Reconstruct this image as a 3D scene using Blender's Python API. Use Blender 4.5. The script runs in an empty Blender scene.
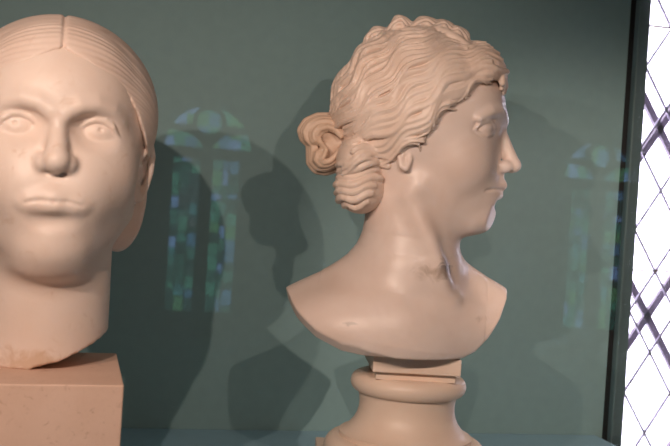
import bpy, bmesh, math, random, time
import numpy as np
from math import sin, cos, tan, radians, pi, sqrt
from mathutils import Matrix, Vector

random.seed(7)
T0 = time.time()
SC = bpy.context.scene
COL = SC.collection

# ------------------------------------------------------------------ camera
F_PX, CX, CY = 920.0, 335.0, 223.0
ROLL, YAW, PITCH = radians(3.7), radians(12.0), radians(-0.5)
CAM = Vector((0, 0, 1.427))
FWD = Vector((sin(YAW) * cos(PITCH), cos(YAW) * cos(PITCH), sin(PITCH)))
R0 = Vector((cos(YAW), -sin(YAW), 0)); U0 = R0.cross(FWD)
RIGHT = R0 * cos(ROLL) + U0 * sin(ROLL)
UP = -R0 * sin(ROLL) + U0 * cos(ROLL)
cam_data = bpy.data.cameras.new('camera')
cam_data.sensor_width = 36.0
cam_data.lens = 36.0 * F_PX / 670.0
cam_data.clip_start = 0.02
cam = bpy.data.objects.new('camera', cam_data)
cam.matrix_world = Matrix(((RIGHT.x, UP.x, -FWD.x, CAM.x), (RIGHT.y, UP.y, -FWD.y, CAM.y),
                           (RIGHT.z, UP.z, -FWD.z, CAM.z), (0, 0, 0, 1)))
cam_data.dof.use_dof = True                      # focus lies on the profile bust
cam_data.dof.focus_distance = 1.03
cam_data.dof.aperture_fstop = 11.0
COL.objects.link(cam)
SC.camera = cam

def ray(px, py): return FWD + RIGHT * ((px - CX) / F_PX) - UP * ((py - CY) / F_PX)
def at_y(px, py, y):
    d = ray(px, py); return CAM + d * (y / d.y)
def at_d(px, py, depth): return CAM + ray(px, py) * depth

# ------------------------------------------------------------------ world, exposure
world = bpy.data.worlds.new('overcast_sky'); SC.world = world
world.use_nodes = True
wb = world.node_tree.nodes['Background']
wb.inputs['Color'].default_value = (0.93, 0.89, 1.0, 1)
wb.inputs['Strength'].default_value = 9.0
SC.view_settings.view_transform = 'Standard'
SC.view_settings.look = 'None'
SC.view_settings.gamma = 1.0
SC.view_settings.use_curve_mapping = False
SC.view_settings.exposure = 0.0

# small spotlights on the rail inside the case: position, aim, power, cone (deg), softness radius
SPOTS = [
    ((-0.14, 0.25, 1.690), (-0.03, 0.98, 1.38), 9.8, 98, 0.004),
    ((-0.31, 0.27, 1.672), (-0.04, 1.00, 1.40), 9.0, 72, 0.004),
    ((0.20, 0.33, 1.645), (0.40, 1.15, 1.32), 4.6, 78, 0.004),
    ((0.62, 0.35, 1.660), (0.74, 1.40, 1.16), 17.0, 64, 0.004),  # added wall-washer that brightens the right of the back panel
]
SPOT_COL = (1.0, 0.765, 0.64)

# ------------------------------------------------------------------ helpers
def tag(o, label=None, cat=None, group=None, kind=None):
    if label: o['label'] = label
    if cat: o['category'] = cat
    if group: o['group'] = group
    if kind: o['kind'] = kind
    return o

def empty(name, loc=(0, 0, 0), rz=0.0, label=None, cat=None, group=None, kind=None):
    o = bpy.data.objects.new(name, None); COL.objects.link(o)
    o.location = loc; o.rotation_euler = (0, 0, rz); o.empty_display_size = 0.05
    return tag(o, label, cat, group, kind)

def link(name, mesh, mat=None, parent=None, smooth=False):
    o = bpy.data.objects.new(name, mesh); COL.objects.link(o)
    if mat and not mesh.materials: mesh.materials.append(mat)
    if smooth:
        mesh.polygons.foreach_set('use_smooth', [True] * len(mesh.polygons))
    if parent: o.parent = parent
    return o

def bm_mesh(name, bm):
    bmesh.ops.recalc_face_normals(bm, faces=bm.faces)
    m = bpy.data.meshes.new(name); bm.to_mesh(m); bm.free(); return m

def box_mesh(name, lo, hi, bevel=0.0, seg=2):
    bm = bmesh.new()
    bmesh.ops.create_cube(bm, size=1.0)
    for v in bm.verts:
        v.co = Vector([lo[i] + (v.co[i] + 0.5) * (hi[i] - lo[i]) for i in range(3)])
    if bevel: bmesh.ops.bevel(bm, geom=bm.edges[:], offset=bevel, segments=seg, affect='EDGES', profile=0.5)
    return bm_mesh(name, bm)

def box(name, lo, hi, mat, parent=None, bevel=0.0):
    return link(name, box_mesh(name, lo, hi, bevel), mat, parent)

def lathe(name, prof, mat, parent, seg=96, loc=(0, 0, 0)):
    n = len(prof); vs = []; fs = []
    for i in range(seg):
        a = 2 * pi * i / seg
        for r, z in prof: vs.append((r * cos(a) + loc[0], r * sin(a) + loc[1], z + loc[2]))
    for i in range(seg):
        j = (i + 1) % seg
        for k in range(n - 1): fs.append((i * n + k, j * n + k, j * n + k + 1, i * n + k + 1))
    fs.append([i * n for i in range(seg)][::-1]); fs.append([i * n + n - 1 for i in range(seg)])
    m = bpy.data.meshes.new(name); m.from_pydata(vs, [], fs); m.update()
    o = link(name, m, mat, parent, True)
    bm = bmesh.new(); bm.from_mesh(m); bmesh.ops.recalc_face_normals(bm, faces=bm.faces)
    for e in bm.edges:
        if e.is_manifold and e.calc_face_angle() > radians(40): e.smooth = False
    bm.to_mesh(m); bm.free()
    return o

# ------------------------------------------------------------------ materials
def new_mat(name):
    m = bpy.data.materials.new(name); m.use_nodes = True
    nt = m.node_tree; return m, nt, nt.nodes, nt.links, nt.nodes['Principled BSDF']

def noise(N, L, vec, scale, detail=4, rough=0.55, dist=0.0):
    n = N.new('ShaderNodeTexNoise'); n.inputs['Scale'].default_value = scale
    n.inputs['Detail'].default_value = detail; n.inputs['Roughness'].default_value = rough
    n.inputs['Distortion'].default_value = dist
    L.new(vec, n.inputs['Vector']); return n

def ramp(N, L, fac, stops):
    r = N.new('ShaderNodeValToRGB')
    el = r.color_ramp.elements
    while len(el) < len(stops): el.new(0.5)
    for e, (p, c) in zip(el, stops): e.position = p; e.color = (*c, 1)
    L.new(fac, r.inputs['Fac']); return r

def mix(N, L, fac, a, b, mode='MIX'):
    m = N.new('ShaderNodeMix'); m.data_type = 'RGBA'; m.blend_type = mode
    for s, v in ((m.inputs[0], fac), (m.inputs[6], a), (m.inputs[7], b)):
        if hasattr(v, 'is_output'): L.new(v, s)
        elif isinstance(v, (int, float)): s.default_value = v
        else: s.default_value = (*v, 1)
    return m.outputs[2]

def bump(N, L, height, strength, dist, target):
    b = N.new('ShaderNodeBump'); b.inputs['Strength'].default_value = strength
    b.inputs['Distance'].default_value = dist
    L.new(height, b.inputs['Height']); L.new(b.outputs['Normal'], target.inputs['Normal'])

def marble(name, c0, c1, stain=None, rough=0.42, sss=0.12, spots=(), fine_scale=55):
    m, nt, N, L, P = new_mat(name)
    tc = N.new('ShaderNodeTexCoord').outputs['Object']
    big = noise(N, L, tc, 14, 5, 0.6, 0.4)
    col = ramp(N, L, big.outputs['Fac'], [(0.3, c1), (0.62, c0)]).outputs['Color']
    if stain:
        fine = noise(N, L, tc, fine_scale, 6, 0.7, 0.8)
        msk = ramp(N, L, fine.outputs['Fac'], [(0.58, (0, 0, 0)), (0.72, (0.6,) * 3)])
        col = mix(N, L, msk.outputs['Color'], col, stain)
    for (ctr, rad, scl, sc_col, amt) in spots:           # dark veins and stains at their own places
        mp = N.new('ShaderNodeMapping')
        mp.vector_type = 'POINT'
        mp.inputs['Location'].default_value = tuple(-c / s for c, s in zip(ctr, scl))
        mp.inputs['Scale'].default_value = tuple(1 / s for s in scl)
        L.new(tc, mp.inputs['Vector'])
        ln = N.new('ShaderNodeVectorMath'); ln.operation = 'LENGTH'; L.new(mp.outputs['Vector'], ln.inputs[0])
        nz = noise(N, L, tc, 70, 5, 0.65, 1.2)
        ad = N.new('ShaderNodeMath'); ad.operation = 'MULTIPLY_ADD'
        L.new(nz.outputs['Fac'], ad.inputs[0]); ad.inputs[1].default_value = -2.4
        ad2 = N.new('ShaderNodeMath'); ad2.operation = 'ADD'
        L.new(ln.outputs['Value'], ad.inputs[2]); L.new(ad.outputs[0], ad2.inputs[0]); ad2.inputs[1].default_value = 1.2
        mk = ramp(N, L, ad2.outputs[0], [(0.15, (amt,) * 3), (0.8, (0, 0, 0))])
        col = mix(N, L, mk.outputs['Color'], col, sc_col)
    L.new(col, P.inputs['Base Color'])
    P.inputs['Roughness'].default_value = rough
    P.inputs['Specular IOR Level'].default_value = 0.4
    P.inputs['Subsurface Weight'].default_value = sss
    P.inputs['Subsurface Radius'].default_value = (0.010, 0.006, 0.004)
    P.inputs['Subsurface Scale'].default_value = 0.3
    fn = noise(N, L, tc, 260, 3, 0.6)
    bump(N, L, fn.outputs['Fac'], 0.12, 0.0012, P)
    return m

def plain(name, col, rough=0.7, nscale=30, var=0.06, bmp=0.05, metal=0.0):
    m, nt, N, L, P = new_mat(name)
    tc = N.new('ShaderNodeTexCoord').outputs['Object']
    n = noise(N, L, tc, nscale, 4)
    lo = tuple(c * (1 - var) for c in col); hi = tuple(c * (1 + var) for c in col)
    L.new(ramp(N, L, n.outputs['Fac'], [(0.3, lo), (0.7, hi)]).outputs['Color'], P.inputs['Base Color'])
    P.inputs['Roughness'].default_value = rough; P.inputs['Metallic'].default_value = metal
    if bmp:
        f = noise(N, L, tc, nscale * 12, 2)
        bump(N, L, f.outputs['Fac'], bmp, 0.001, P)
    return m

def clear_glass(name, tint, ior=1.5, gloss=1.0):
    m = bpy.data.materials.new(name); m.use_nodes = True
    nt = m.node_tree; N = nt.nodes; L = nt.links; N.clear()
    out = N.new('ShaderNodeOutputMaterial'); mx = N.new('ShaderNodeMixShader')
    tr = N.new('ShaderNodeBsdfTransparent'); gl = N.new('ShaderNodeBsdfGlossy'); fr = N.new('ShaderNodeFresnel')
    tr.inputs['Color'].default_value = (*tint, 1); gl.inputs['Roughness'].default_value = 0.0
    ge = N.new('ShaderNodeNewGeometry'); mr = N.new('ShaderNodeMapRange')     # same reflectance entering and leaving a thin pane
    mr.inputs['To Min'].default_value = ior; mr.inputs['To Max'].default_value = 1 / ior
    L.new(ge.outputs['Backfacing'], mr.inputs['Value']); L.new(mr.outputs[0], fr.inputs['IOR'])
    L.new(fr.outputs[0], mx.inputs[0]); L.new(tr.outputs[0], mx.inputs[1]); L.new(gl.outputs[0], mx.inputs[2])
    L.new(mx.outputs[0], out.inputs['Surface'])
    return m

M_HEAD = marble('aged_cream_marble', (0.80, 0.66, 0.58), (0.75, 0.59, 0.50), (0.64, 0.45, 0.34), 0.45, 0.10,
                spots=[((0.040, -0.010, -0.192), 1, (0.05, 0.045, 0.016), (0.52, 0.31, 0.17), 0.55),
                       ((0.066, 0.012, 0.036), 1, (0.02, 0.010, 0.006), (0.55, 0.35, 0.22), 0.5)])
M_HEADHAIR = marble('aged_cream_marble_hair', (0.76, 0.61, 0.53), (0.70, 0.53, 0.44), (0.58, 0.40, 0.30), 0.5, 0.08)
M_BUST = marble('polished_white_marble', (0.80, 0.66, 0.59), (0.72, 0.56, 0.48), None, 0.36, 0.12,
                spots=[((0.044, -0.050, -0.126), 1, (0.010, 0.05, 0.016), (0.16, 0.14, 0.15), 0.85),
                       ((0.030, -0.052, -0.132), 1, (0.026, 0.05, 0.012), (0.42, 0.30, 0.22), 0.6),
                       ((-0.050, -0.07, -0.190), 1, (0.012, 0.05, 0.004), (0.30, 0.24, 0.2), 0.6),
                       ((0.088, -0.06, -0.180), 1, (0.010, 0.05, 0.006), (0.35, 0.26, 0.2), 0.6)])
M_BUSTHAIR = marble('polished_white_marble_hair', (0.79, 0.64, 0.55), (0.70, 0.53, 0.43), None, 0.42, 0.10)
M_BUN = marble('ochre_stained_marble', (0.70, 0.53, 0.42), (0.56, 0.39, 0.28), (0.46, 0.29, 0.19), 0.5, 0.08)
M_SOCLE = marble('socle_marble', (0.84, 0.67, 0.55), (0.78, 0.59, 0.47), None, 0.4, 0.08)
M_BLOCK = marble('pink_speckled_stone', (0.74, 0.51, 0.40), (0.68, 0.45, 0.34), (0.34, 0.17, 0.11), 0.6, 0.0, fine_scale=190)
M_PANEL = plain('teal_painted_panel', (0.240, 0.378, 0.385), 0.62, 60, 0.03, 0.03)
M_DECK = plain('blue_teal_deck', (0.36, 0.58, 0.70), 0.55, 60, 0.03, 0.03)
M_POST = plain('dark_grey_metal', (0.17, 0.25, 0.27), 0.45, 40, 0.04, 0.02)
M_GAPSHADE = plain('black_gap_shade', (0.006, 0.007, 0.008), 0.6, 40, 0.04, 0.0)  # black strip standing in for the shadowed gap beside the post
M_GLASS = clear_glass('display_glass', (0.985, 0.995, 0.99))
M_PANE = clear_glass('window_glass', (0.97, 0.95, 1.0))
M_LEAD = plain('lead_came', (0.50, 0.43, 0.58), 0.5, 80, 0.1, 0.05)  # pale lavender: flare from the bright window painted into the lead
M_IRON = plain('iron_bar', (0.26, 0.21, 0.27), 0.6, 80, 0.1, 0.05)  # lightened towards purple, window flare put into the iron's colour
M_SADDLE = plain('rusty_saddle_bar', (0.42, 0.24, 0.16), 0.6, 80, 0.1, 0.05)
M_STONE = plain('window_stone', (0.20, 0.19, 0.17), 0.85, 12, 0.12, 0.1)
M_WALL = plain('plaster_wall', (0.22, 0.21, 0.19), 0.9, 6, 0.06, 0.05)
M_FLOOR = plain('wood_floor', (0.16, 0.11, 0.075), 0.55, 5, 0.2, 0.03)
M_CEIL = plain('ceiling_plaster', (0.26, 0.25, 0.23), 0.9, 6, 0.05, 0.05)
M_TRACK = plain('black_track', (0.02, 0.02, 0.022), 0.4, 40, 0.05, 0.0)

# ------------------------------------------------------------------ implicit modelling (millimetres)
class Vol:
    def __init__(s, lo, hi, h):
        s.lo = np.array(lo, np.float32); s.h = h
        s.n = [int(math.ceil((hi[i] - lo[i]) / h)) + 1 for i in range(3)]
        s.ax = [(s.lo[i] + h * np.arange(s.n[i])).astype(np.float32) for i in range(3)]
        s.f = np.full(s.n, 60.0, np.float32)
    def win(s, lo, hi):
        sl = []
        for i in range(3):
            a = max(0, int(math.floor((lo[i] - s.lo[i]) / s.h))); b = min(s.n[i], int(math.ceil((hi[i] - s.lo[i]) / s.h)) + 1)
            if b <= a: return None
            sl.append(slice(a, b))
        return tuple(sl)
    def grid(s, w):
        return s.ax[0][w[0]][:, None, None], s.ax[1][w[1]][None, :, None], s.ax[2][w[2]][None, None, :]
    def _apply(s, w, d, k, op):
        f = s.f[w]
        if op == 'sub': d = -d; s.f[w] = smax(f, d, k)
        elif op == 'int': s.f[w] = smax(f, d, k)
        else: s.f[w] = smin(f, d, k)
    def ell(s, c, r, k=6.0, op='add', rot=None, sym=False):
        if sym and c[1] != 0:
            s.ell(c, r, k, op, rot)
            s.ell((c[0], -c[1], c[2]), r, k, op, (None if rot is None else (-rot[0], rot[1], -rot[2])))
            return
        m = max(r) if rot is not None else 0
        ext = [(m or r[i]) + 1.8 * k + 3 * s.h for i in range(3)]
        w = s.win([c[i] - ext[i] for i in range(3)], [c[i] + ext[i] for i in range(3)])
        if w is None: return
        X, Y, Z = s.grid(w); X = X - c[0]; Y = Y - c[1]; Z = Z - c[2]
        if rot is not None:
            mt = np.array(Matrix.Rotation(rot[2], 3, 'Z') @ Matrix.Rotation(rot[1], 3, 'Y') @ Matrix.Rotation(rot[0], 3, 'X'), np.float32)
            X, Y, Z = (mt[0, i] * X + mt[1, i] * Y + mt[2, i] * Z for i in range(3))
        k0 = np.sqrt((X / r[0]) ** 2 + (Y / r[1]) ** 2 + (Z / r[2]) ** 2)
        k1 = np.sqrt((X / r[0] ** 2) ** 2 + (Y / r[1] ** 2) ** 2 + (Z / r[2] ** 2) ** 2) + 1e-9
        s._apply(w, (k0 * (k0 - 1) / k1).astype(np.float32), k, op)
    def line(s, pts, rad, k=4.0, op='add', sym=False):
        if sym:
            s.line(pts, rad, k, op); s.line([(p[0], -p[1], p[2]) for p in pts], rad, k, op); return
        n = len(pts)
        rad = [rad] * n if isinstance(rad, (int, float)) else list(rad)
        P = np.array(pts, np.float32); mr = max(rad)
        e = mr + k + 3 * s.h
        w = s.win(P.min(0) - e, P.max(0) + e)
        if w is None: return
        tmp = np.full([q.stop - q.start for q in w], 60.0, np.float32)
        for i in range(n - 1):
            a, b = P[i], P[i + 1]
            w2 = s.win(np.minimum(a, b) - e, np.maximum(a, b) + e)
            if w2 is None: continue
            X, Y, Z = s.grid(w2); X = X - a[0]; Y = Y - a[1]; Z = Z - a[2]
            ba = b - a; l2 = float(ba @ ba) + 1e-9
            t = np.clip((X * ba[0] + Y * ba[1] + Z * ba[2]) / l2, 0, 1)
            d = np.sqrt((X - t * ba[0]) ** 2 + (Y - t * ba[1]) ** 2 + (Z - t * ba[2]) ** 2) - (rad[i] + (rad[i + 1] - rad[i]) * t)
            w3 = tuple(slice(w2[j].start - w[j].start, w2[j].stop - w[j].start) for j in range(3))
            tmp[w3] = np.minimum(tmp[w3], d)
        s._apply(w, tmp, k, op)
    def hit_x(s, y, z):
        j = int(round((y - s.lo[1]) / s.h)); k = int(round((z - s.lo[2]) / s.h))
        i = np.nonzero(s.f[:, j, k] < 0)[0]
        return float(s.ax[0][i[-1]]) + s.h * 0.5 if len(i) else 0.0
    def hit_y(s, x, z):                               # near side (negative y) as a positive number
        i = int(round((x - s.lo[0]) / s.h)); k = int(round((z - s.lo[2]) / s.h))
        j = np.nonzero(s.f[i, :, k] < 0)[0]
        return -float(s.ax[1][j[0]]) + s.h * 0.5 if len(j) else 0.0
    def on_x(s, yz, off): return [(s.hit_x(y, z) + off, y, z) for y, z in yz]
    def on_y(s, xz, off): return [(x, s.hit_y(x, z) + off, z) for x, z in xz]
    def all(s): return s.grid(tuple(slice(0, q) for q in s.n))
    def mesh(s, name, scale=0.001, smooth=1):
        f = s.f
        for _ in range(smooth):                      # light blur, as a polished surface
            for ax in range(3):
                g = f.copy()
                a = [slice(None)] * 3; b = [slice(None)] * 3; c = [slice(None)] * 3
                a[ax] = slice(1, -1); b[ax] = slice(0, -2); c[ax] = slice(2, None)
                g[tuple(a)] = 0.5 * f[tuple(a)] + 0.25 * (f[tuple(b)] + f[tuple(c)]); f = g
        sg = f < 0
        cnt = np.zeros([q - 1 for q in s.n], np.uint8)
        offs = [(i, j, k) for i in (0, 1) for j in (0, 1) for k in (0, 1)]
        for o in offs: cnt += sg[o[0]:s.n[0] - 1 + o[0], o[1]:s.n[1] - 1 + o[1], o[2]:s.n[2] - 1 + o[2]]
        act = (cnt > 0) & (cnt < 8)
        I = np.argwhere(act); idx = np.full(act.shape, -1, np.int32); idx[act] = np.arange(len(I))
        cv = np.stack([f[I[:, 0] + o[0], I[:, 1] + o[1], I[:, 2] + o[2]] for o in offs], 1)
        acc = np.zeros((len(I), 3), np.float32); num = np.zeros(len(I), np.float32)
        for a in range(8):
            for b in range(a + 1, 8):
                oa, ob = np.array(offs[a]), np.array(offs[b])
                if np.abs(oa - ob).sum() != 1: continue
                va, vb = cv[:, a], cv[:, b]; m = (va < 0) != (vb < 0)
                t = np.where(m, va / np.where(m, va - vb, 1), 0)
                acc += np.where(m[:, None], oa + t[:, None] * (ob - oa), 0); num += m
        V = (s.lo + s.h * (I + acc / num[:, None])) * scale
        quads = []
        for ax in range(3):
            u, v = (ax + 1) % 3, (ax + 2) % 3
            A = [slice(1, -1)] * 3; A[ax] = slice(0, -1); B = [slice(1, -1)] * 3; B[ax] = slice(1, None)
            d = sg[tuple(A)] != sg[tuple(B)]
            E = np.argwhere(d); base = E.copy(); base[:, u] += 1; base[:, v] += 1
            inside = sg[tuple(A)][d]
            du = np.zeros(3, int); du[u] = 1; dv = np.zeros(3, int); dv[v] = 1
            g = lambda c: idx[c[:, 0], c[:, 1], c[:, 2]]
            q = np.stack([g(base - du - dv), g(base - dv), g(base), g(base - du)], 1)
            q[~inside] = q[~inside][:, ::-1]; quads.append(q)
        Q = np.concatenate(quads); Q = Q[(Q >= 0).all(1)]
        m = bpy.data.meshes.new(name)
        m.vertices.add(len(V)); m.vertices.foreach_set('co', V.astype(np.float32).ravel())
        m.loops.add(len(Q) * 4); m.loops.foreach_set('vertex_index', Q.astype(np.int32).ravel())
        m.polygons.add(len(Q)); m.polygons.foreach_set('loop_start', np.arange(0, len(Q) * 4, 4, dtype=np.int32))
        m.polygons.foreach_set('use_smooth', np.ones(len(Q), bool))
        m.update(calc_edges=True); m.validate()
        return m

def smin(a, b, k):
    if k <= 0: return np.minimum(a, b)
    h = np.maximum(k - np.abs(a - b), 0) / k
    return np.minimum(a, b) - h * h * (k * 0.25)
def smax(a, b, k): return -smin(-a, -b, k)

def wobble(X, Y, Z, s, seed):
    r = np.random.RandomState(seed); o = 0
    for _ in range(5):
        d = r.normal(size=3); d /= np.linalg.norm(d); fr = s * r.uniform(0.6, 1.6)
        o = o + np.sin((X * d[0] + Y * d[1] + Z * d[2]) * fr + r.uniform(0, 6.28))
    return o / 5

# ================================================================== SETTING
YW = 1.40            # face of the back panel of the case
ZD = 1.090           # deck of the case
YG = 0.15            # front glass
YWALL = 1.72         # outer wall with the leaded window
YBACK = -9.8         # far wall of the gallery, behind the visitor
X0, X1, ZC = -4.5, 8.5, 4.6

tag(box('floor', (X0, YBACK - 0.3, -0.1), (X1, YWALL + 0.3, 0.0), M_FLOOR), 'dark wooden floor of the museum gallery', 'floor', kind='structure')
tag(box('ceiling', (X0, YBACK - 0.3, ZC), (X1, YWALL + 0.3, ZC + 0.1), M_CEIL), 'plain plaster ceiling of the museum gallery', 'ceiling', kind='structure')
tag(box('wall_left', (X0 - 0.1, YBACK - 0.3, 0), (X0, YWALL + 0.3, ZC), M_WALL), 'plaster side wall of the gallery', 'wall', kind='structure')
tag(box('wall_right', (X1, YBACK - 0.3, 0), (X1 + 0.1, YWALL + 0.3, ZC), M_WALL), 'plaster side wall opposite', 'wall', kind='structure')

def wall_with_holes(name, y0, y1, holes, label):
    """one wall mesh, boxes around rectangular window openings"""
    bm = bmesh.new()
    def add(xa, xb, za, zb):
        if xb - xa < 1e-4 or zb - za < 1e-4: return
        r = bmesh.ops.create_cube(bm, size=1.0)
        for v in r['verts']:
            v.co = Vector((xa + (v.co.x + .5) * (xb - xa), y0 + (v.co.y + .5) * (y1 - y0), za + (v.co.z + .5) * (zb - za)))
    holes = sorted(holes); x = X0
    for (xa, xb, za, zb) in holes:
        add(x, xa, 0, ZC); add(xa, xb, 0, za); add(xa, xb, zb, ZC); x = xb
    add(x, X1, 0, ZC)
    return tag(link(name, bm_mesh(name, bm), M_WALL), label, 'wall', kind='structure')

# ---- leaded window beside the case
WX0, WX1, WZ0, WZ1 = 0.80, 1.72, 0.86, 2.30
wall_with_holes('wall_front', YWALL, YWALL + 0.25, [(WX0, WX1, WZ0, WZ1)], 'plaster outer wall behind the display case')
win1 = empty('window_1', ((WX0 + WX1) / 2, YWALL, WZ0), 0,
             'tall leaded window of clear diamond panes with a dark iron lattice', 'window', kind='structure')
wc = win1.location
c0 = at_y(660, 231, YWALL); cA = at_y(655, 316.5, YWALL); cB = at_y(638.5, 185.6, YWALL)
PZ = abs(cA.z - c0.z); PX = 2 * abs(c0.x - cB.x)
def poly_prism(name, pts, ya, yb):
    n = len(pts); vs = [(x, ya, z) for x, z in pts] + [(x, yb, z) for x, z in pts]
    fs = [tuple(range(n)), tuple(range(2 * n - 1, n - 1, -1))] + [(i, n + i, n + (i + 1) % n, (i + 1) % n) for i in range(n)]
    m = bpy.data.meshes.new(name); m.from_pydata(vs, [], fs); m.update()
    bm = bmesh.new(); bm.from_mesh(m); bmesh.ops.recalc_face_normals(bm, faces=bm.faces); bm.to_mesh(m); bm.free()
    return m
def clip_rect(pts, xa, xb, za, zb):
    def cl(p, f, g):
        out = []
        for i in range(len(p)):
            a, b = p[i], p[(i + 1) % len(p)]
            fa, fb = f(a), f(b)
            if fa >= 0: out.append(a)
            if (fa < 0) != (fb < 0):
                t = fa / (fa - fb); out.append((a[0] + t * (b[0] - a[0]), a[1] + t * (b[1] - a[1])))
        return out
    for f in (lambda p: p[0] - xa, lambda p: xb - p[0], lambda p: p[1] - za, lambda p: zb - p[1]):
        pts = cl(pts, f, None)
        if len(pts) < 3: return []
    return pts
fr = 0.03
ga, gb, gza, gzb = WX0 + fr, WX1 - fr, WZ0 + fr, WZ1 - fr
diamond = None
for i in range(-14, 20):
    for j in range(-14, 16):
        for o in (0, 0.5):
            x = c0.x + (i + o) * PX; z = c0.z + PZ / 2 + (j + o) * PZ
            pts = clip_rect([(x - PX / 2, z), (x, z - PZ / 2), (x + PX / 2, z), (x, z + PZ / 2)], ga, gb, gza, gzb)
            if len(pts) < 3: continue
            ar = abs(sum(pts[q][0] * pts[(q + 1) % len(pts)][1] - pts[(q + 1) % len(pts)][0] * pts[q][1] for q in range(len(pts)))) / 2
            if ar < 1e-5: continue
            link('pane', poly_prism('pane', [(a - wc.x, b - wc.z) for a, b in pts], 0.099, 0.101), M_PANE, win1)
def bar(name, a, b, wdt, dep, y, mat, parent):
    """flat bar between two points of the window plane"""
    d = Vector((b[0] - a[0], 0, b[1] - a[1])); l = d.length; d.normalize(); n = Vector((-d.z, 0, d.x))
    pts = [Vector((a[0], 0, a[1])) + n * s for s in (-wdt / 2, wdt / 2)] + [Vector((b[0], 0, b[1])) + n * s for s in (wdt / 2, -wdt / 2)]
    return link(name, poly_prism(name, [(p.x - wc.x, p.z - wc.z) for p in pts], y - dep / 2, y + dep / 2), mat, parent)
def lattice(name, cx, cz, px, pz, wdt, dep, y, mat):
    for sgn in (1, -1):
        for q in range(-40, 40):
            # line z - cz = sgn*pz/px*(x-cx) + q*pz
            pts = []
            for x in np.linspace(ga, gb, 400):
                z = cz + sgn * pz / px * (x - cx) + q * pz
                if gza <= z <= gzb: pts.append((x, z))
            if len(pts) > 6: bar(name, pts[0], pts[-1], wdt, dep, y, mat, win1)
lattice('lead_came', c0.x, c0.z, PX, PZ, 0.0042, 0.006, 0.100, M_LEAD)
YI = 0.135
k0 = at_y(659, 129, YWALL + YI); k1 = at_y(647, 316, YWALL + YI)
PZ2 = abs(k0.z - k1.z); PX2 = PX / PZ * PZ2 * 1.03
lattice('iron_bar', k0.x, k0.z, PX2, PZ2, 0.0155, 0.012, YI, M_IRON)
s0 = at_y(651, 15, YWALL).z; s1 = at_y(640, 272, YWALL).z
for q in range(-2, 4):
    z = s0 + q * (s1 - s0)
    if gza < z < gzb: bar('saddle_bar', (ga, z), (gb, z), 0.0035, 0.006, 0.088, M_SADDLE, win1)
for nm, lo, hi in (('jamb', (WX0, 0.06, WZ0), (WX0 + fr, 0.16, WZ1)), ('jamb', (WX1 - fr, 0.06, WZ0), (WX1, 0.16, WZ1)),
                   ('sill', (WX0 + fr, 0.05, WZ0), (WX1 - fr, 0.17, WZ0 + fr)), ('lintel', (WX0 + fr, 0.06, WZ1 - fr), (WX1 - fr, 0.16, WZ1))):
    box(nm, (lo[0] - wc.x, lo[1], lo[2] - wc.z), (hi[0] - wc.x, hi[1], hi[2] - wc.z), M_STONE, win1)

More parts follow.
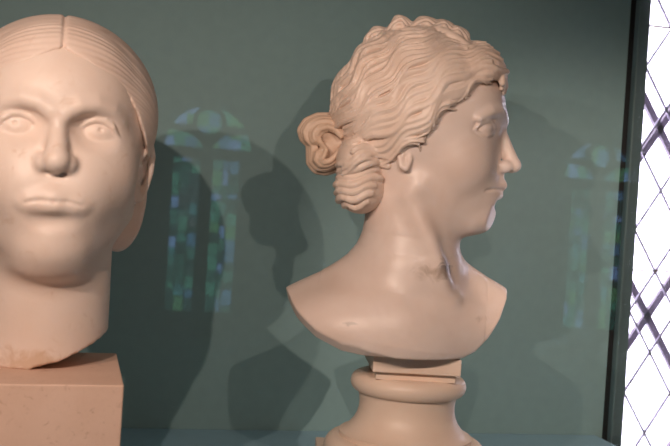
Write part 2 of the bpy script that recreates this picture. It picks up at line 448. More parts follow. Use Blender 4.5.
# ---- the two arched stained windows of the far wall (seen mirrored in the case's glass)
def mirrored(px, py):
    """where a thing seen mirrored in the front glass stands on the far wall"""
    p = at_y(px, py, 2 * YG - YBACK); return p.x, p.z
GLASS_COLS = [(0.16, 0.35, 0.28), (0.13, 0.30, 0.26), (0.19, 0.35, 0.23), (0.17, 0.30, 0.38), (0.10, 0.23, 0.20),
              (0.27, 0.38, 0.50), (0.07, 0.16, 0.15), (0.14, 0.32, 0.32)]
M_ST = [clear_glass('stained_glass_%d' % i, c) for i, c in enumerate(GLASS_COLS)]
far_holes = []
def stained_window(name, label, px_apex, py_apex, seed):
    ax, az = mirrored(px_apex, py_apex)
    w, h = 0.98, 2.34
    xa, xb, zb = ax - w / 2, ax + w / 2, az + 0.02
    za = zb - h
    far_holes.append((xa, xb, za, zb))
    t = empty(name, (ax, YBACK, za), 0, label, 'window', kind='structure')
    # stone tracery plate with openings: two lights, a roundel, four tracery eyes
    cu = bpy.data.curves.new('tracery', 'CURVE'); cu.dimensions = '2D'; cu.fill_mode = 'BOTH'; cu.extrude = 0.05
    def spl(pts):
        sp = cu.splines.new('POLY'); sp.points.add(len(pts) - 1); sp.use_cyclic_u = True
        for q, (a, b) in zip(sp.points, pts): q.co = (a, b, 0, 1)
    spl([(-w / 2, 0), (w / 2, 0), (w / 2, h), (-w / 2, h)])
    hz = h - 0.62                                   # transom height
    spl([(-0.36, 0.05), (-0.07, 0.05), (-0.07, hz), (-0.36, hz)])
    spl([(0.07, 0.05), (0.36, 0.05), (0.36, hz), (0.07, hz)])
    cz = h - 0.215
    spl([(0.135 * cos(a), cz + 0.135 * sin(a)) for a in np.linspace(0, 2 * pi, 28, endpoint=False)])
    zc = h - 0.51                                   # springing of the round arch
    def ringpts(sg):
        lo = [(0.47 * cos(a), zc + 0.47 * sin(a)) for a in np.linspace(radians(32), radians(72), 10)]
        inn = [(0.185 * cos(a), cz + 0.185 * sin(a)) for a in np.linspace(radians(62), radians(-10), 10)]
        return [(sg * a, b) for a, b in lo + inn]
    spl(ringpts(1)); spl(ringpts(-1))
    for sg in (1, -1):
        e = [(0.47 * cos(a), zc + 0.47 * sin(a)) for a in np.linspace(radians(2), radians(24), 6)]
        e += [(0.19, zc + 0.16), (0.06, zc + 0.05), (0.06, zc + 0.01)]
        spl([(sg * a, b) for a, b in e])
    co = bpy.data.objects.new('tracery_curve', cu); COL.objects.link(co)
    dg = bpy.context.evaluated_depsgraph_get(); me = bpy.data.meshes.new_from_object(co.evaluated_get(dg))
    bpy.data.objects.remove(co)
    me.transform(Matrix.Rotation(pi / 2, 4, 'X')); me.materials.clear()
    tr = link('tracery', me, M_STONE, t); tr.location = (0, -0.06, 0)
    rnd = random.Random(seed)
    shared = {}
    def pane(x0, x1, z0, z1, pick=(0, 0, 1, 1, 2, 3, 4, 4, 5, 6, 6, 7)):
        ci = rnd.choice(pick)
        key = (round(x1 - x0, 4), round(z1 - z0, 4), ci)
        if key not in shared:
            sx, sz = (x1 - x0) / 2, (z1 - z0) / 2
            m = box_mesh('pane', (-sx, -0.003, -sz), (sx, 0.003, sz)); m.materials.append(M_ST[ci]); shared[key] = m
        o = link('pane', shared[key], None, t); o.location = ((x0 + x1) / 2, -0.13, (z0 + z1) / 2)
    for sg in (-1, 1):
        cols = [sg * 0.215 - 0.195, sg * 0.215 - 0.05 + rnd.uniform(-0.02, 0.02), sg * 0.215 + 0.05 + rnd.uniform(-0.02, 0.02), sg * 0.215 + 0.195]
        for a in range(3):
            z = 0.04
            while z < hz:
                z2 = min(z + rnd.uniform(0.07, 0.19), hz + 0.02)
                pane(cols[a], cols[a + 1], z, z2)
                box('lead_came', (cols[a], -0.125, z - 0.005), (cols[a + 1], -0.115, z + 0.005), M_IRON, t)
                z = z2
        for a in (1, 2):
            box('lead_came', (cols[a] - 0.006, -0.125, 0.04), (cols[a] + 0.006, -0.115, hz), M_IRON, t)
    xs = np.linspace(-0.485, 0.485, 9); zs = np.linspace(zc, h, 5)
    for a in range(8):
        for b in range(4): pane(xs[a], xs[a + 1], zs[b], zs[b + 1], (0, 0, 2, 7, 5, 3))
    return t
stained_window('window_2', 'round arched stained glass window with two lights, green and blue panes', 211, 104, 3)
stained_window('window_3', 'round arched stained glass window of pale green panes farther along', 604, 140, 5)
wall_with_holes('wall_back', YBACK - 0.25, YBACK, far_holes, 'dim plaster far wall with two arched windows')

# ================================================================== DISPLAY CASE
XL, XR = -1.15, 0.775
case = empty('display_case', (0.0, 1.0, 0.0), 0, 'glass fronted museum display case with grey green back panel and teal deck', 'display case')
def cbox(name, lo, hi, mat, bevel=0.0, parent=None):
    return box(name, (lo[0], lo[1] - 1.0, lo[2]), (hi[0], hi[1] - 1.0, hi[2]), mat, parent or case, bevel)
cbox('back_panel', (XL, YW, ZD - 0.02), (XR, YW + 0.03, 1.95), M_PANEL)
cbox('deck', (XL, YG + 0.012, ZD - 0.03), (XR - 0.012, YW, ZD), M_DECK, 0.002)
cbox('plinth', (XL, YG + 0.03, 0.0), (XR - 0.01, YW + 0.05, ZD - 0.03), M_POST)
cbox('front_glass', (XL, YG - 0.005, ZD - 0.03), (XR + 0.012, YG + 0.005, 1.95), M_GLASS)
cbox('side_glass', (XR + 0.004, YG + 0.006, ZD - 0.03), (XR + 0.012, YW - 0.018, 1.95), M_GLASS)
cbox('side_glass', (XL, YG + 0.006, ZD - 0.03), (XL + 0.008, YW, 1.95), M_GLASS)
cbox('gap_shade_strip', (XR, YW - 0.002, ZD - 0.03), (XR + 0.008, YW + 0.02, 1.95), M_GAPSHADE)
cbox('corner_post', (XR + 0.008, YW - 0.016, 0.0), (XR + 0.028, YW + 0.05, 1.95), M_POST, 0.0015)
cbox('lid', (XL, YG - 0.005, 1.95), (XR + 0.028, YW + 0.05, 1.98), M_POST)

# ================================================================== LEFT HEAD
D1 = 0.86
P1 = at_d(57, 150, D1)
v1 = Vector((CAM.x - P1.x, CAM.y - P1.y, 0)).normalized()
head = empty('marble_sculpture', (P1.x, P1.y, P1.z - 0.199), math.atan2(v1.y, v1.x),
             'pale marble woman\'s head facing forward, centre-parted hair, broken at the neck, on a stone block', 'sculpture')

def build_head1():
    h = 1.1
    V = Vol((-110, -100, -214), (112, 100, 132), h)
    V.ell((-8, 0, 32), (87, 82, 88), 4)
    V.ell((20, 0, -18), (64, 67, 92), 22)
    V.ell((42, 0, 50), (40, 57, 46), 20)
    V.ell((44, 36, -22), (32, 31, 36), 22, sym=True)
    V.line([(6, 52, -52), (54, 16, -90)], [19, 16], 22, sym=True)
    V.ell((58, 0, -50), (28, 35, 34), 24)
    V.ell((60, 25, -32), (22, 18, 24), 18, sym=True)
    V.ell((61, 0, -90), (21, 24, 19), 14)
    V.ell((33, 0, -104), (32, 36, 16), 16)
    V.line([(-12, 0, -40), (-12, 0, -235)], [56, 58], 16)
    # nose
    V.line([(77, 0, 30), (81.5, 0, 12), (93.5, 0, -11)], [8.4, 8.2, 9.5], 7)
    V.ell((92.5, 0, -14), (12.5, 11.5, 10), 5)
    V.ell((84, 12, -16), (11, 6.4, 8), 4.5, sym=True)
    V.ell((92, 7, -25), (4.4, 3.2, 2.8), 2.0, 'sub', sym=True)
    # eyes
    V.ell((83, 32, 17), (15, 21, 14), 12, 'sub', sym=True)
    bc, br = (55, 33, 14.5), (17.5, 22, 17.5)
    V.ell(bc, br, 2, sym=True)
    def lid(pts, off, c=bc, r=br, lim=0.12):
        return [(c[0] + r[0] * sqrt(max(lim, 1 - ((y - c[1]) / r[1]) ** 2 - ((z - c[2]) / r[2]) ** 2)) + off, y, z) for y, z in pts]
    V.line(lid([(14.5, 13), (18, 18), (23.5, 22.8), (31, 25.4), (38.5, 24.6), (45.5, 20), (52, 10)], 2.0), [1.6, 2.4, 2.8, 3.0, 2.9, 2.5, 1.9], 0.9, sym=True)
    V.line(lid([(14.5, 12.5), (19.5, 8.2), (26, 4.6), (33, 3.4), (40.5, 4.4), (47, 7.2), (52, 9.5)], 1.0), [1.2, 1.8, 2.1, 2.3, 2.2, 1.9, 1.4], 1.2, sym=True)
    V.ell((73.2, 35.5, 17), (2.6, 2.2, 2.0), 1.6, 'sub', sym=True)
    V.line([(82.5, 8, 29), (82, 17, 35), (77.5, 30, 37.5), (69.5, 43, 34), (60, 50, 27), (48, 54, 18)], [3.2, 4.2, 4.2, 3.6, 3.4, 3], 10, sym=True)
    # mouth
    V.line(V.on_x([(0, -43.5), (7, -43), (14, -44.5), (20, -47), (24, -49)], -4.2), [4.6, 4.5, 4.2, 3.8, 3.4], 9, sym=True)
    V.line(V.on_x([(0, -53.5), (8, -53.2), (15, -52.8)], -6.2), [6, 5.8, 5.2], 11, sym=True)
    V.line(V.on_x([(0, -48.2), (5, -47.7), (10, -47.6), (15, -48.2), (19, -49), (23, -50.4)], 0.6), [1.2, 1.2, 1.2, 1.25, 1.3, 1.1], 2.4, 'sub', sym=True)
    V.ell((89, 0, -65), (6, 17, 5), 10, 'sub')
    # ears
    V.line([(16, 74, -4), (10, 81, 6), (-2, 86, 10), (-12, 89, 2), (-12, 88, -14), (-4, 84, -28), (5, 79, -38), (10, 76, -40), (12, 74, -32)],
           [3, 3.2, 3.4, 3.4, 3.2, 3.2, 4, 4.5, 3], 3, sym=True)
    V.ell((2, 71, -14), (14, 8, 26), 5, sym=True)
    V.ell((4, 86, -9), (7, 9, 13), 3, 'sub', sym=True)
    V.ell((12, 76, -14), (3.5, 4, 6), 3, sym=True)
    # break at the bottom of the neck
    X, Y, Z = V.all()
    cut = np.where(Y < -12, -199.0, np.where(Y < 28, -199 + (Y + 12) * 0.36, -184.6 + (Y - 28) * 0.45)) - 0.06 * (X - 40) * (Y > 0)
    cut = cut + 3.0 * wobble(X, Y, Z, 0.16, 4) * (Y > -12) + 1.2 * wobble(X, Y, Z, 0.5, 8) * (Y > -20)
    V.f = smax(V.f, (cut - Z).astype(np.float32), 3)
    V.f += (0.25 * wobble(X, Y, Z, 0.09, 9)).astype(np.float32)
    me = V.mesh('head', smooth=0)
    o = link('head', me, M_HEAD, head); o.location = (0, 0, 0.199)
    # hair: cap parted in the middle and combed back over the ears
    H = Vol((-122, -106, -112), (92, 106, 134), 1.15)
    H.ell((-10, 0, 34), (92, 92, 92.5), 4)
    H.ell((38, 0, 60), (42, 60, 52), 8)
    H.ell((-34, 62, -38), (42, 26, 56), 14, sym=True)
    H.ell((-62, 0, -30), (44, 52, 58), 14)
    X, Y, Z = H.all(); aY = np.abs(Y)
    # face opening: hair only behind/above the hairline
    zl = np.interp(aY[0, :, 0], [0, 6, 15, 31, 48, 60, 68, 76, 84, 110], [82, 80.5, 77, 67, 58, 48, 34, 17, -4, -60])[None, :, None]
    xl = np.interp(Z[0, 0, :], [-120, -95, -60, -35, -5, 12, 30, 60, 90, 140], [-36, -30, -26, -22, -8, 12, 28, 40, 62, 70])[None, None, :]
    face = np.minimum((zl - Z) * 0.75, (X - xl) * 0.8)
    face = face + 0.9 * wobble(X, Y, Z, 0.35, 3)
    H.f = smax(H.f, face.astype(np.float32), 4)
    phi = np.arctan2(Z - 12, X + 12)
    rr = np.sqrt((Z - 12) ** 2 + (X + 12) ** 2)
    H.f += ((0.24 + 0.14 * np.sin(7 * phi + aY * 0.05)) * np.sin(120 * phi + 1.3 * np.sin(aY * 0.07)) * np.clip((rr - 20) / 40, 0, 1)).astype(np.float32)
    H.f += (0.22 * np.sin(37 * phi + 0.8) * np.clip((rr - 20) / 40, 0, 1)).astype(np.float32)
    H.f += (2.2 * np.exp(-(Y / 1.8) ** 2) * (Z > 40)).astype(np.float32)
    me = H.mesh('hair', smooth=0)
    o = link('hair', me, M_HEADHAIR, head); o.location = (0, 0, 0.199)
build_head1()

# stone block under it
corner = at_d(124, 386, 0.775)
ZB = P1.z - 0.199
vk = ray(124, 386); corner = CAM + vk * ((ZB - CAM.z) / vk.z)
blk = box('plinth_block', (-0.19, 0.0, -(ZB - ZD)), (0.0, 0.168, 0.0), M_BLOCK, None, 0.0012)
blk.location = corner; blk.rotation_euler = (0, 0, radians(3.5))
# origin at its base
blk.data.transform(Matrix.Translation((0, 0, ZB - ZD))); blk.location.z = ZD + 0.0005
tag(blk, 'pinkish speckled stone block carrying the broken-necked head', 'block')

# ================================================================== RIGHT BUST
D2 = 1.03
P2 = at_d(410, 150, D2)
v2 = Vector((P2.x - CAM.x, P2.y - CAM.y, 0)).normalized()
rz2 = math.atan2(v2.y, v2.x) - pi / 2
bust = empty('marble_bust', (P2.x, P2.y, P2.z - 0.2245), rz2,
             'cream marble bust of a woman in profile, wavy hair tied in a low bun', 'sculpture')
BZ = 0.2245

def build_bust():
    h = 1.2
    V = Vol((-136, -84, -244), (132, 84, 136), h)
    V.ell((2, 0, 40), (88, 69, 86), 4)
    V.ell((43, 0, -2), (57, 53, 82), 18)
    V.ell((58, 0, 52), (44, 49, 44), 16)
    V.ell((56, 30, -14), (30, 24, 30), 18, sym=True)
    V.line([(12, 39, -42), (68, 14, -74)], [15, 13], 18, sym=True)
    V.ell((70, 0, -44), (33, 32, 32), 14)
    V.ell((80, 0, -69), (20.5, 19, 18), 12)
    V.ell((60, 0, -72), (26, 24, 16), 12)
    # nose
    V.line([(96, 0, 40), (99.5, 0, 24), (108, 0, 6), (114.5, 0, -9)], [7, 6.5, 6.8, 8.2], 8)
    V.ell((113, 0, -11), (10.5, 9, 7.8), 4)
    V.ell((104, 9.5, -13), (9.5, 6, 7.2), 4, sym=True)
    V.ell((110, 5.5, -20.5), (6, 3.4, 3.6), 2, 'sub', sym=True)
    V.line([(101, 9.5, -4), (95, 15, -10), (97, 15.5, -20)], 0.9, 4, 'sub', sym=True)
    # eyes
    V.ell((107, 42, 27), (21, 15, 11), 9, 'sub', sym=True)
    V.ell((97, 54, 25), (29, 13, 11), 8, 'sub', sym=True)
    V.ell((74, 31, 25), (14, 15.5, 12.5), 2, sym=True)
    up = V.on_y([(88.5, 26), (87.5, 29.5), (84, 32.2), (79, 32.2), (73, 29), (67, 22.5)], 0.3)
    dn = V.on_y([(88, 22), (85.5, 18.8), (81, 17), (75, 17.3), (70, 19.5), (66.5, 22)], -0.1)
    V.line([(90, 20, 25)] + up, [1.2, 2.0, 2.4, 2.6, 2.6, 2.3, 1.6], 0.9, sym=True)
    V.line([(90, 20, 24)] + dn, [1.0, 1.4, 1.8, 2.0, 2.0, 1.8, 1.5], 1.4, sym=True)
    V.line(V.on_y([(88, 36), (82, 38), (75, 36), (68, 30)], 0.6), 1.2, 4, 'sub', sym=True)
    V.line([(101, 7, 38), (99, 17, 43), (93, 30, 45.5), (84, 42, 43), (72, 52, 34)], [4, 4.2, 4, 3.6, 2.6], 9, sym=True)
    # mouth
    V.line([(99, 0, -23), (101, 0, -31)], [6.5, 6], 7)
    V.line([(104.2, 0, -33.5), (100.5, 8, -33.5), (93, 16, -36.5), (86.5, 22.5, -39.5)], [4.2, 3.8, 2.8, 1.2], 5, sym=True)
    V.line([(100.0, 0, -45), (97, 8, -44.5), (90.5, 15.5, -42.5), (86, 20.5, -40.5)], [4.8, 4.5, 3.2, 1.2], 5, sym=True)
    g = V.on_y([(101, -38.6), (97, -38.8), (92, -39.6), (88, -40.4), (84.5, -41.6)], 0.3)
    V.line([(110, 0, -39.3), (106, 5, -38.8)] + g, [1.4, 1.4, 1.5, 1.5, 1.6, 1.6, 1.3], 1.6, 'sub', sym=True)
    V.ell((104, 0, -56), (7, 16, 5), 8, 'sub')
    # broken facet of the chin
    X, Y, Z = V.all()
    n = np.array([0.90, -0.34, -0.26]); n /= np.linalg.norm(n)
    d = (X - 95.0) * n[0] + (Y + 6) * n[1] + (Z + 69) * n[2]
    w = V.win((70, -40, -100), (130, 40, -57)); V.f[w] = smax(V.f[w], d[w].astype(np.float32), 1.2)
    # ear lobe under the hair
    V.ell((-5, 54, -15), (6.5, 6, 12), 3, sym=True)
    V.line([(0, 55, -6), (1, 57, -15), (-3, 58, -24), (-8, 58, -22), (-11, 57, -12)], [2.2, 2.4, 3.6, 3, 2.4], 2, sym=True)
    V.ell((-4, 62, -12), (3, 5, 6), 2, 'sub', sym=True)
    # neck, shoulders
    V.line([(0, 0, -20), (5, 2, -80), (7, 4, -118)], [46, 46.5, 50], 12)
    T = Vol((-136, -84, -244), (132, 84, 136), h)
    T.line([(7, 4, -95), (5, 6, -150), (-2, 12, -200)], [46, 62, 84], 0)
    T.ell((-6, 14, -196), (146, 70, 50), 34, rot=(0, -0.02, 0.17))
    T.line([(-108, 14, -190), (-40, 8, -146)], 29, 28)
    T.line([(102, 42, -172), (50, 34, -144)], 28, 26)
    T.ell((-14, -20, -205), (98, 52, 52), 26, rot=(0, 0, 0.22))
    V.f = smin(V.f, T.f, 26)
    # sinew and the hollow at the throat
    V.line([(2, -43, -55), (28, -47, -100), (44, -47, -136), (54, -36, -158)], 4.2, 18)
    V.ell((68, -50, -132), (10, 14, 20), 16, 'sub')
    V.ell((30, -70, -158), (18, 8, 8), 14, 'sub')
    # rim: the carved lower edge of the bust, with a slanting cut face
    xs = V.ax[0]
    zr = np.interp(xs, [-140, -129, -126, -111, -87, -58, -34, 4, 49, 70, 84, 98, 111, 120, 123, 140],
                   [-140, -168, -176, -192, -209, -220.5, -223.5, -223.5, -223.5, -222.5, -216, -202, -181, -160, -140, -90])
    yfr = np.array([V.hit_y(min(max(x, -128), 120), float(np.interp(x, xs, zr)) + 9) for x in xs])
    yfr = np.convolve(np.pad(yfr, 6, mode='edge'), np.ones(13) / 13, mode='valid')[:, None, None]
    cut = zr[:, None, None] + np.clip(9 - 0.9 * (Y + yfr), 0, 12) * np.clip((0 - X) / 40, 0, 1)
    V.f = smax(V.f, ((cut - Z) * 0.75).astype(np.float32), 1.5)
    V.f = smax(V.f, np.broadcast_to((Y - 62) * np.ones_like(X + Z), V.f.shape).astype(np.float32) - 200 * (Z > -125), 4)
    V.f += (0.2 * wobble(X, Y, Z, 0.08, 2)).astype(np.float32)
    o = link('head_and_shoulders', V.mesh('head_and_shoulders', smooth=0), M_BUST, bust); o.location = (0, 0, BZ)

    # ---------------- hair
    H = Vol((-98, -94, -84), (110, 94, 154), 1.05)
    hc, hr = np.array([3.0, 0, 46.0]), np.array([91.5, 75.5, 87.5])
    H.ell(tuple(hc), tuple(hr), 4)
    H.ell((66, 0, 86), (36, 52, 32), 8)
    X, Y, Z = H.all()
    HX = [-100, -80, -45, -34, -10, -4, 11, 22, 39, 59, 78, 92, 100, 115]
    HZ = [-84, -82, -78, -52, -22, -6, 5, 21, 43, 60, 76, 84, 82, 80]
    zl = np.interp(H.ax[0], HX, HZ)[:, None, None]
    H.f = smax(H.f, ((zl - Z) * 0.72 + 0 * Y).astype(np.float32), 5)
    H.ell((-51, 26, -47), (27, 33, 28), 8, sym=True)
    H.ell((-56, 24, -16), (24, 40, 24), 8, sym=True)
    rnd = random.Random(11)
    nz = H.f < 0
    ymap = np.where(nz.any(1), -H.ax[1][np.argmax(nz, axis=1)], -1.0)      # near side extent over (x, z)
    ok = ymap > 0
    ym = np.where(ok, ymap, 0)
    for _ in range(3): ym[1:-1, 1:-1] = (ym[1:-1, 1:-1] * 2 + ym[:-2, 1:-1] + ym[2:, 1:-1] + ym[1:-1, :-2] + ym[1:-1, 2:]) / 6
    gx, gz = np.gradient(ym, H.h)
    def surf(x, z, out):
        i = int(np.clip(round((x - H.lo[0]) / H.h), 0, H.n[0] - 1)); k = int(np.clip(round((z - H.lo[2]) / H.h), 0, H.n[2] - 1))
        q = np.array([x - hc[0], 0, z - hc[2]]); q2 = q / hr; l2 = q2 @ q2
        if ok[i, k]:
            nrm = np.array([-np.clip(gx[i, k], -2, 2), 1.0, -np.clip(gz[i, k], -2, 2)]); nrm /= np.linalg.norm(nrm)
            return np.array([x, ym[i, k], z]) + nrm * out, nrm
        p = hc + q / sqrt(max(l2, 1e-6)); p[1] = 2.0
        nrm = q / hr ** 2; nrm /= np.linalg.norm(nrm)
        return p + nrm * out, nrm
    guides = [
        [(97, 84), (80, 81), (60, 66), (40, 49), (22, 27), (8, 9), (-10, -5), (-32, -15), (-52, -22), (-68, -30)],
        [(96, 92), (78, 93), (55, 84), (33, 66), (12, 46), (-10, 26), (-32, 12), (-55, 3), (-74, -4)],
        [(88, 104), (68, 106), (45, 102), (20, 90), (-5, 70), (-28, 48), (-50, 30), (-70, 18), (-83, 10)],
        [(72, 116), (50, 121), (26, 118), (0, 106), (-25, 88), (-46, 66), (-63, 46), (-76, 30), (-87, 22)],
        [(50, 127), (25, 132), (0, 129), (-28, 118), (-52, 99), (-69, 76), (-81, 52), (-89, 34)],
        [(30, 134), (0, 134), (-30, 125), (-56, 107), (-74, 84), (-85, 58), (-91, 36)]]
    def resample(pts, n):
        p = np.array(pts, float); s = np.r_[0, np.cumsum(np.linalg.norm(np.diff(p, axis=0), axis=1))]
        t = np.linspace(0, s[-1], n); return np.stack([np.interp(t, s, p[:, i]) for i in (0, 1)], 1)
    NP = 46
    G = [resample(g, NP) for g in guides]
    rows = 23
    for r in range(rows):
        u = r / (rows - 1) * (len(G) - 1); i = min(int(u), len(G) - 2); fr_ = u - i
        base = G[i] * (1 - fr_) + G[i + 1] * fr_
        tang = np.gradient(base, axis=0); tang /= np.linalg.norm(tang, axis=1)[:, None]
        nor = np.stack([-tang[:, 1], tang[:, 0]], 1)
        ph = 0.42 * r + rnd.uniform(-0.45, 0.45); wl = rnd.uniform(4.0, 4.35); amp = rnd.uniform(2.6, 4.2)
        tt = np.linspace(0, 1, NP)
        wave = amp * np.sin(2 * pi * wl * tt + ph) * np.clip(tt * 6 + 0.3, 0, 1)
        i0 = 0 if rnd.random() < 0.6 else rnd.randint(1, 7)
        i1 = NP if rnd.random() < 0.6 else NP - rnd.randint(1, 9)
        lift = 1.1 * np.sin(2 * pi * wl * 0.5 * tt + ph * 1.7) + rnd.uniform(-1.1, 1.3)
        rad0 = rnd.uniform(3.4, 5.0)
        core, subs = [], [[], [], []]
        rads = []
        for q in range(i0, i1):
            c = base[q] + nor[q] * wave[q]
            e = min(1.0, (q - i0 + 2) / 6, (i1 - q + 1) / 6)
            p, nr = surf(c[0], c[1], 0.5 + lift[q]); core.append(p); rads.append(rad0 * (0.6 + 0.4 * e))
            for si, so in enumerate((-2.2, 0.0, 2.2)):
                c2 = c + nor[q] * so * (0.7 + 0.3 * e) + nor[q] * 0.8 * sin(8 * tt[q] + si * 2 + ph)
                p2, _ = surf(c2[0], c2[1], (4.4 if si == 1 else 3.1) + lift[q] + 0.6 * (e - 1)); subs[si].append(p2)
        H.line(core, rads, 1.2, sym=True)
        for s_ in subs: H.line(s_, 1.25, 0.8, sym=True)
    # locks rolled over the nape
    for r in range(7):
        z0 = -18 - 8.2 * r
        xr_ = float(np.interp(z0, [-80, -66, -52, -30, -15], [-47, -42, -36, -24, -16]))
        xl_ = -51 - 27 * sqrt(max(0.05, 1 - ((z0 + 47) / 30) ** 2)) if z0 < -30 else -78
        pts = []
        for t in np.linspace(0, 1, 26):
            x = xr_ + (xl_ - xr_) * t
            z = z0 + 4.2 * sin(6.0 * t + r * 0.45) * (0.4 + 0.6 * sin(pi * t)) - 10 * t * t + 5
            pts.append(surf(x, z, 0.7 + 0.8 * sin(5 * t + r))[0])
        H.line(pts, 4.2 if r % 2 else 3.4, 1.6, sym=True)
        for dz in (-2.2, 0.4, 2.8): H.line([(p[0], p[1] + 2.6 - 0.25 * dz * dz, p[2] + dz) for p in pts[2:-3]], 1.2, 0.7, sym=True)
    # curls of the knot on the crown
    for (x0, z0, rx, rz, y0) in ((-42, 116, 15, 16, 14), (-20, 127, 13, 18, 13), (8, 129, 17, 17, 12), (27, 128, 12, 15, 14), (42, 122, 13, 14, 15)):
        H.ell((x0, y0, z0), (rx, 15, rz), 5, sym=True)
        for q in range(4):
            yy = y0 + 3 + 4.0 * q
            pts = []
            for a in np.linspace(radians(205), radians(-35), 16):
                sq = sqrt(max(0.05, 1 - ((yy - y0) / 17) ** 2))
                pts.append((x0 + (rx * cos(a) + 2.0 * sin(3 * a + q)) * sq, yy + 1.5 * sin(2 * a + x0), z0 + rz * sin(a) * sq))
            H.line(pts, 2.1, 1.4, sym=True)
    for (a, b, c) in (((-50, 20, 112), (-22, 34, 122), (8, 36, 112)), ((-10, 30, 124), (18, 36, 120), (44, 34, 106)), ((10, 24, 132), (34, 30, 122), (62, 30, 108))):
        pts = [tuple((1 - t) ** 2 * np.array(a) + 2 * t * (1 - t) * (np.array(b) + (0, 4, 6)) + t * t * np.array(c)) for t in np.linspace(0, 1, 12)]
        H.line(pts, [3.0 + 2.5 * sin(pi * t) for t in np.linspace(0, 1, 12)], 2, sym=True)
    # front curl falling over the brow
    for y0, r0, zz in ((6, 4.5, 68), (14, 4.8, 66), (23, 4.5, 70), (31, 4, 76)):
        H.line([(70, y0 * .8, 113), (84, y0 * .9, 106 + sin(y0)), (95 - y0 * .12, y0, 96), (98 - y0 * .16, y0 + 2, 85), (100.5 - y0 * .2, y0 + 3, 75), (100 - y0 * .25, y0 + 4, zz)], [4, r0, r0, r0, r0 * .9, 2.6], 1.6, sym=True)
    # smooth ribbon channel
    rib = [surf(x, z, 6.0)[0] for x, z in ((46, 112), (30, 99), (12, 84), (-6, 68), (-16, 58))]
    H.line(rib, [4, 6, 6.5, 6, 4], 1.5, 'sub')
    o = link('hair', H.mesh('hair', smooth=0), M_BUSTHAIR, bust); o.location = (0, 0, BZ)

    # ---------------- bun at the back of the head
    B = Vol((-138, -40, -44), (-68, 40, 46), 1.0)
    B.ell((-101, 0, 14), (20, 24, 15), 5)
    B.ell((-96, 0, -13), (15, 22, 15), 8)
    B.line([(-84, 0, 2), (-66, 0, 2)], 17, 8)
    loop = [(-74, 22), (-80, 30), (-92, 32), (-106, 31), (-118, 25), (-124, 15), (-121, 6), (-113, -1), (-112, -12), (-111, -21), (-104, -29), (-93, -30), (-83, -26), (-76, -16)]
    inner = [(-76, 8), (-82, 13), (-90, 16), (-98, 13), (-101, 6), (-97, -1), (-91, -7), (-93, -14), (-95, -18), (-91, -20), (-86, -18), (-82, -13), (-79, -9), (-76, -5)]
    L0, L1 = resample(loop, 50), resample(inner, 50)
    for q_ in range(8):
        s_ = q_ / 7
        pts = []
        for q in range(50):
            t = q / 49
            c = L0[q] * (1 - s_) + L1[q] * s_
            y = 4 + 25 * sqrt(max(0, 1 - (1 - s_) ** 1.6)) - 5 * abs(sin(1.5 * pi * t)) * s_ + 1.6 * sin(9 * t + q_ * 2.1)
            pts.append((c[0], y, c[1]))
        B.line(pts, [4.6, 3.2, 3.6, 2.8, 3.4, 2.8, 3.2, 2.6][q_], 1.0, sym=True)
    B.ell((-103, 30, -4), (6, 7, 4), 4, 'sub', sym=True)
    o = link('hair_bun', B.mesh('hair_bun', smooth=0), M_BUN, bust); o.location = (0, 0, BZ)
    o['label'] = 'ochre-stained looped bun'
build_bust()

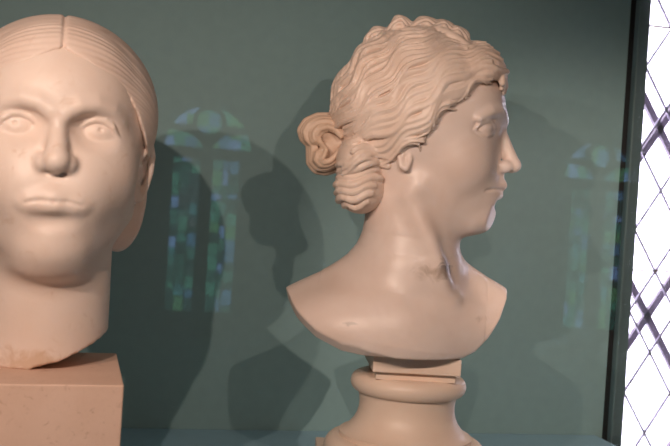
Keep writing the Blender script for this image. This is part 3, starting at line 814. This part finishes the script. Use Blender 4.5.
# socle
ax = bust.matrix_basis @ Vector((0.015, 0.006, 0))
ZT = P2.z - 0.2245
soc = empty('socle', (ax.x, ax.y, ZD + 0.0005), radians(-9), 'turned cream marble socle with tablet and round mouldings under the profile bust', 'socle')
HS = ZT - ZD
def z_(mm): return HS + (mm + 224.5) * 0.001
box('tablet', (-0.0465, -0.054, z_(-243)), (0.0485, 0.046, z_(-225)), M_SOCLE, soc, 0.0012)
box('tablet_neck', (-0.042, -0.047, z_(-251.5)), (0.044, 0.040, z_(-243)), M_SOCLE, soc)
tor = [(0.0, z_(-250.5)), (0.052, z_(-250.8))]
for a in np.linspace(80, -80, 16): tor.append((0.0535 + 0.0115 * cos(radians(a)), z_(-262) + 0.0112 * sin(radians(a))))
tor.append((0.0, z_(-273.4)))
lathe('upper_torus', tor, M_SOCLE, soc)
sco = [(0.0, z_(-272.5)), (0.0555, z_(-272.5)), (0.0545, z_(-278)), (0.0535, z_(-284)), (0.0538, z_(-291)), (0.0555, z_(-298)), (0.059, z_(-305)), (0.0645, z_(-312)), (0.072, z_(-317.5)), (0.0745, z_(-318)), (0.0745, z_(-323)), (0.0, z_(-323))]
lathe('scotia', sco, M_SOCLE, soc)
low = [(0.0, z_(-322.5)), (0.076, z_(-322.5))]
for a in np.linspace(70, -85, 16): low.append((0.077 + 0.014 * cos(radians(a)), z_(-337) + 0.0145 * sin(radians(a))))
low += [(0.0, z_(-351.5))]
lathe('lower_torus', low, M_SOCLE, soc)
box('base_slab', (-0.096, -0.096, 0.0), (0.096, 0.096, z_(-351.4)), M_SOCLE, soc, 0.0015)

# ================================================================== LIGHT RAIL OF THE CASE
rail = cbox('light_rail', (-0.60, 0.215, 1.772), (0.60, 0.240, 1.790), M_TRACK)
for x in (-0.45, 0.45): cbox('rail_stem', (x - 0.006, 0.222, 1.79), (x + 0.006, 0.234, 1.95), M_TRACK)
for pos, aim, power, cone, rad in SPOTS:
    p = Vector(pos); d = (Vector(aim) - p).normalized(); q = d.to_track_quat('-Z', 'Y')
    hs = lathe('spotlight', [(0.0, 0.05), (0.010, 0.05), (0.013, 0.045), (0.013, -0.004), (0.0115, -0.004), (0.010, 0.008), (0.0, 0.008)], M_TRACK, case, 32)
    hs.location = p - Vector((0, 1.0, 0)); hs.rotation_mode = 'QUATERNION'; hs.rotation_quaternion = q
    top = Vector((p.x, 0.228, 1.775)); bk = p - d * 0.03
    v = top - bk; m = box_mesh('bracket', (-0.003, -0.003, 0), (0.003, 0.003, v.length))
    br = link('bracket', m, M_TRACK, case); br.location = bk - Vector((0, 1.0, 0)); br.rotation_mode = 'QUATERNION'; br.rotation_quaternion = v.to_track_quat('Z', 'Y')
    ld = bpy.data.lights.new('spot_beam', 'SPOT'); ld.energy = power; ld.color = SPOT_COL
    ld.spot_size = radians(cone); ld.spot_blend = 0.7; ld.shadow_soft_size = rad
    lo = bpy.data.objects.new('spot_beam', ld); COL.objects.link(lo); lo.parent = hs; lo.location = (0, 0, -0.008)
print('script seconds', round(time.time() - T0, 1))
